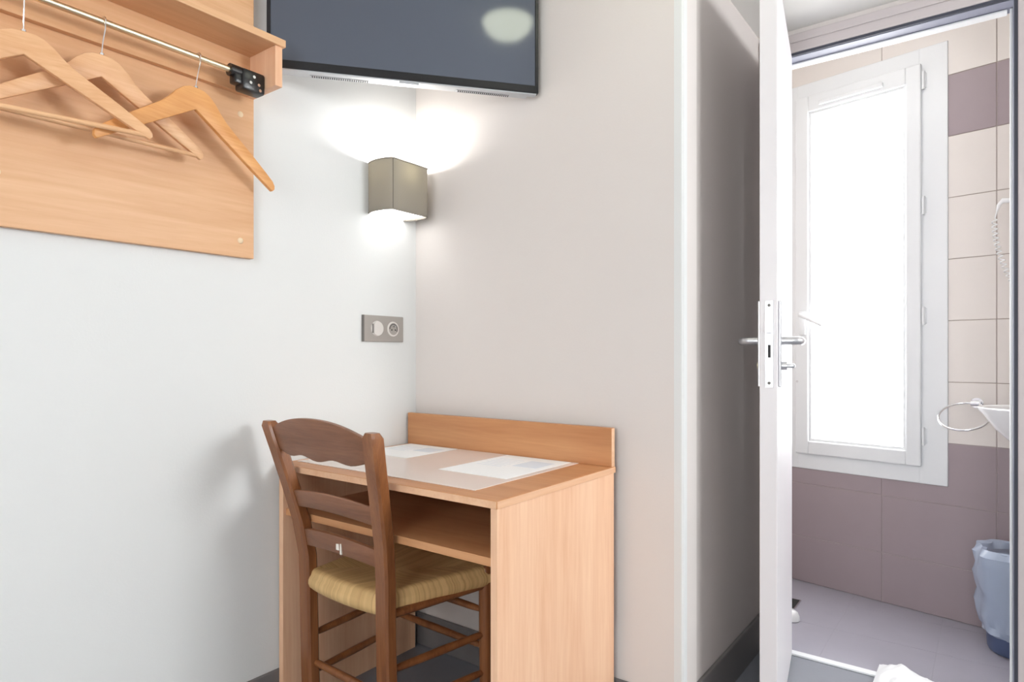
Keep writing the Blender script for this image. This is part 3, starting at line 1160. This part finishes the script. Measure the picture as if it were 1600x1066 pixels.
bm = bmesh.new()
lathe(bm, [(.097, .345), (.105, .368), (.116, .372), (.126, .350), (.131, .31), (.130, .27), (.124, .235), (.121, .21), (.119, .17),
           (.116, .13), (.110, .095), (.106, .075), (.099, .066)], 72, .075, 2.945, .001, wob=crumple)
obj('bin_liner', bm, 'bag_plastic', wbn, smooth=True)
bm = bmesh.new()
lathe(bm, [(.099, .33), (.096, .22), (.090, .06), (.04, .03), (0, .028)], 48, .075, 2.945, .001,
      wob=lambda i, a: .004 * math.sin(7 * a + i))
obj('liner_inside', bm, 'bag_plastic', wbn, smooth=True)

# hair dryer on its wall holder, coiled cord hanging in view
hb = wallpt(.60, 0, 1.58)
hd = thing('hair_dryer', 'white wall hair dryer with coiled cord beside the right door jamb', 'hair dryer', hb)
bm = bmesh.new()
c = wallpt(.60, .045, 1.56)
bxm = box(-.05, .05, -.04, .04, -.11, .09, bevel=.018)
bxm.transform(Matrix.Translation(c) @ Matrix.Rotation(EA, 4, 'Z'))
obj('dryer_body', bxm, 'white_gloss', hd, smooth=True)
bm = bmesh.new()
tube(bm, [wallpt(.56, .05, 1.62), wallpt(.50, .055, 1.655), wallpt(.452, .06, 1.660), wallpt(.440, .06, 1.645), wallpt(.434, .06, 1.622)],
     [.008, .008, .010, .007, .0035], 12)
obj('cord_boot', bm, 'white_gloss', hd, smooth=True)
pts = [wallpt(.434, .06, 1.622), wallpt(.428, .06, 1.595)]
N = 300
for i in range(N):
    f = i / (N - 1)
    t = .428 + .062 * f ** 1.3 - .010 * math.sin(PI * f)
    z = 1.590 - .26 * f
    a = f * 2 * PI * 15
    rr_ = .0085
    pts.append(wallpt(t + rr_ * math.cos(a), .06 + rr_ * math.sin(a), z))
pts += [wallpt(.52, .06, 1.31), wallpt(.56, .05, 1.36), wallpt(.59, .045, 1.46)]
bm = bmesh.new()
tube(bm, pts, .0022, 6)
obj('coiled_cord', bm, 'white_gloss', hd, smooth=True)

# crumpled white bath mat on the threshold
bm = bmesh.new()
nx, ny = 46, 30
gx = []
for i in range(nx + 1):
    row = []
    for j in range(ny + 1):
        u, v = i / nx, j / ny
        x = -.310 + .31 * u
        y = 2.30 + .22 * v + .012 * math.sin(7 * u) - .05 * u
        edge_ = min(u, 1 - u, v, 1 - v)
        e = min(1, edge_ / .12)
        z = .011 + e * (.016 + .020 * max(0, noise.noise(Vector((u * 4.5, v * 3.2, 1.7))) + .25) + .012 * noise.noise(Vector((u * 11, v * 8, 5))))
        row.append((x, y, max(z, .0095)))
    gx.append(row)
top = [[bm.verts.new(p) for p in r] for r in gx]
bot = [[bm.verts.new((p[0], p[1], .0085)) for p in r] for r in gx]
for i in range(nx):
    for j in range(ny):
        bm.faces.new((top[i][j], top[i + 1][j], top[i + 1][j + 1], top[i][j + 1]))
        bm.faces.new((bot[i][j], bot[i][j + 1], bot[i + 1][j + 1], bot[i + 1][j]))
for i in range(nx):
    bm.faces.new((top[i][0], bot[i][0], bot[i + 1][0], top[i + 1][0]))
    bm.faces.new((top[i][ny], top[i + 1][ny], bot[i + 1][ny], bot[i][ny]))
for j in range(ny):
    bm.faces.new((top[0][j], top[0][j + 1], bot[0][j + 1], bot[0][j]))
    bm.faces.new((top[nx][j], bot[nx][j], bot[nx][j + 1], top[nx][j + 1]))
tag(obj('bath_mat', bm, 'towel', smooth=True), 'crumpled white bath mat lying over the doorway threshold', 'bath mat')

# small white dome on the bathroom floor and floor drain behind it, both by the door leaf
bm = bmesh.new()
lathe(bm, [(0, .040), (.014, .038), (.026, .030), (.033, .016), (.035, 0), (0, 0)], 24, -.655, 2.765, .001)
tag(obj('door_stop', bm, 'ceramic', smooth=True), 'small white dome on the bathroom floor at the door edge', 'door stop')
dr = thing('floor_drain', 'chrome-edged dark drain in the grey bathroom floor near the door', 'drain', (-.725, 2.93, .001))
bm = box(-.785, -.665, 2.87, 2.875, .001, .006)
bx(bm, -.785, -.665, 2.985, 2.99, .001, .006)
bx(bm, -.785, -.780, 2.875, 2.985, .001, .006)
bx(bm, -.670, -.665, 2.875, 2.985, .001, .006)
obj('drain_rim', bm, 'chrome', dr)
obj('drain_grid', box(-.780, -.670, 2.875, 2.985, .001, .003), 'dark_slot', dr)
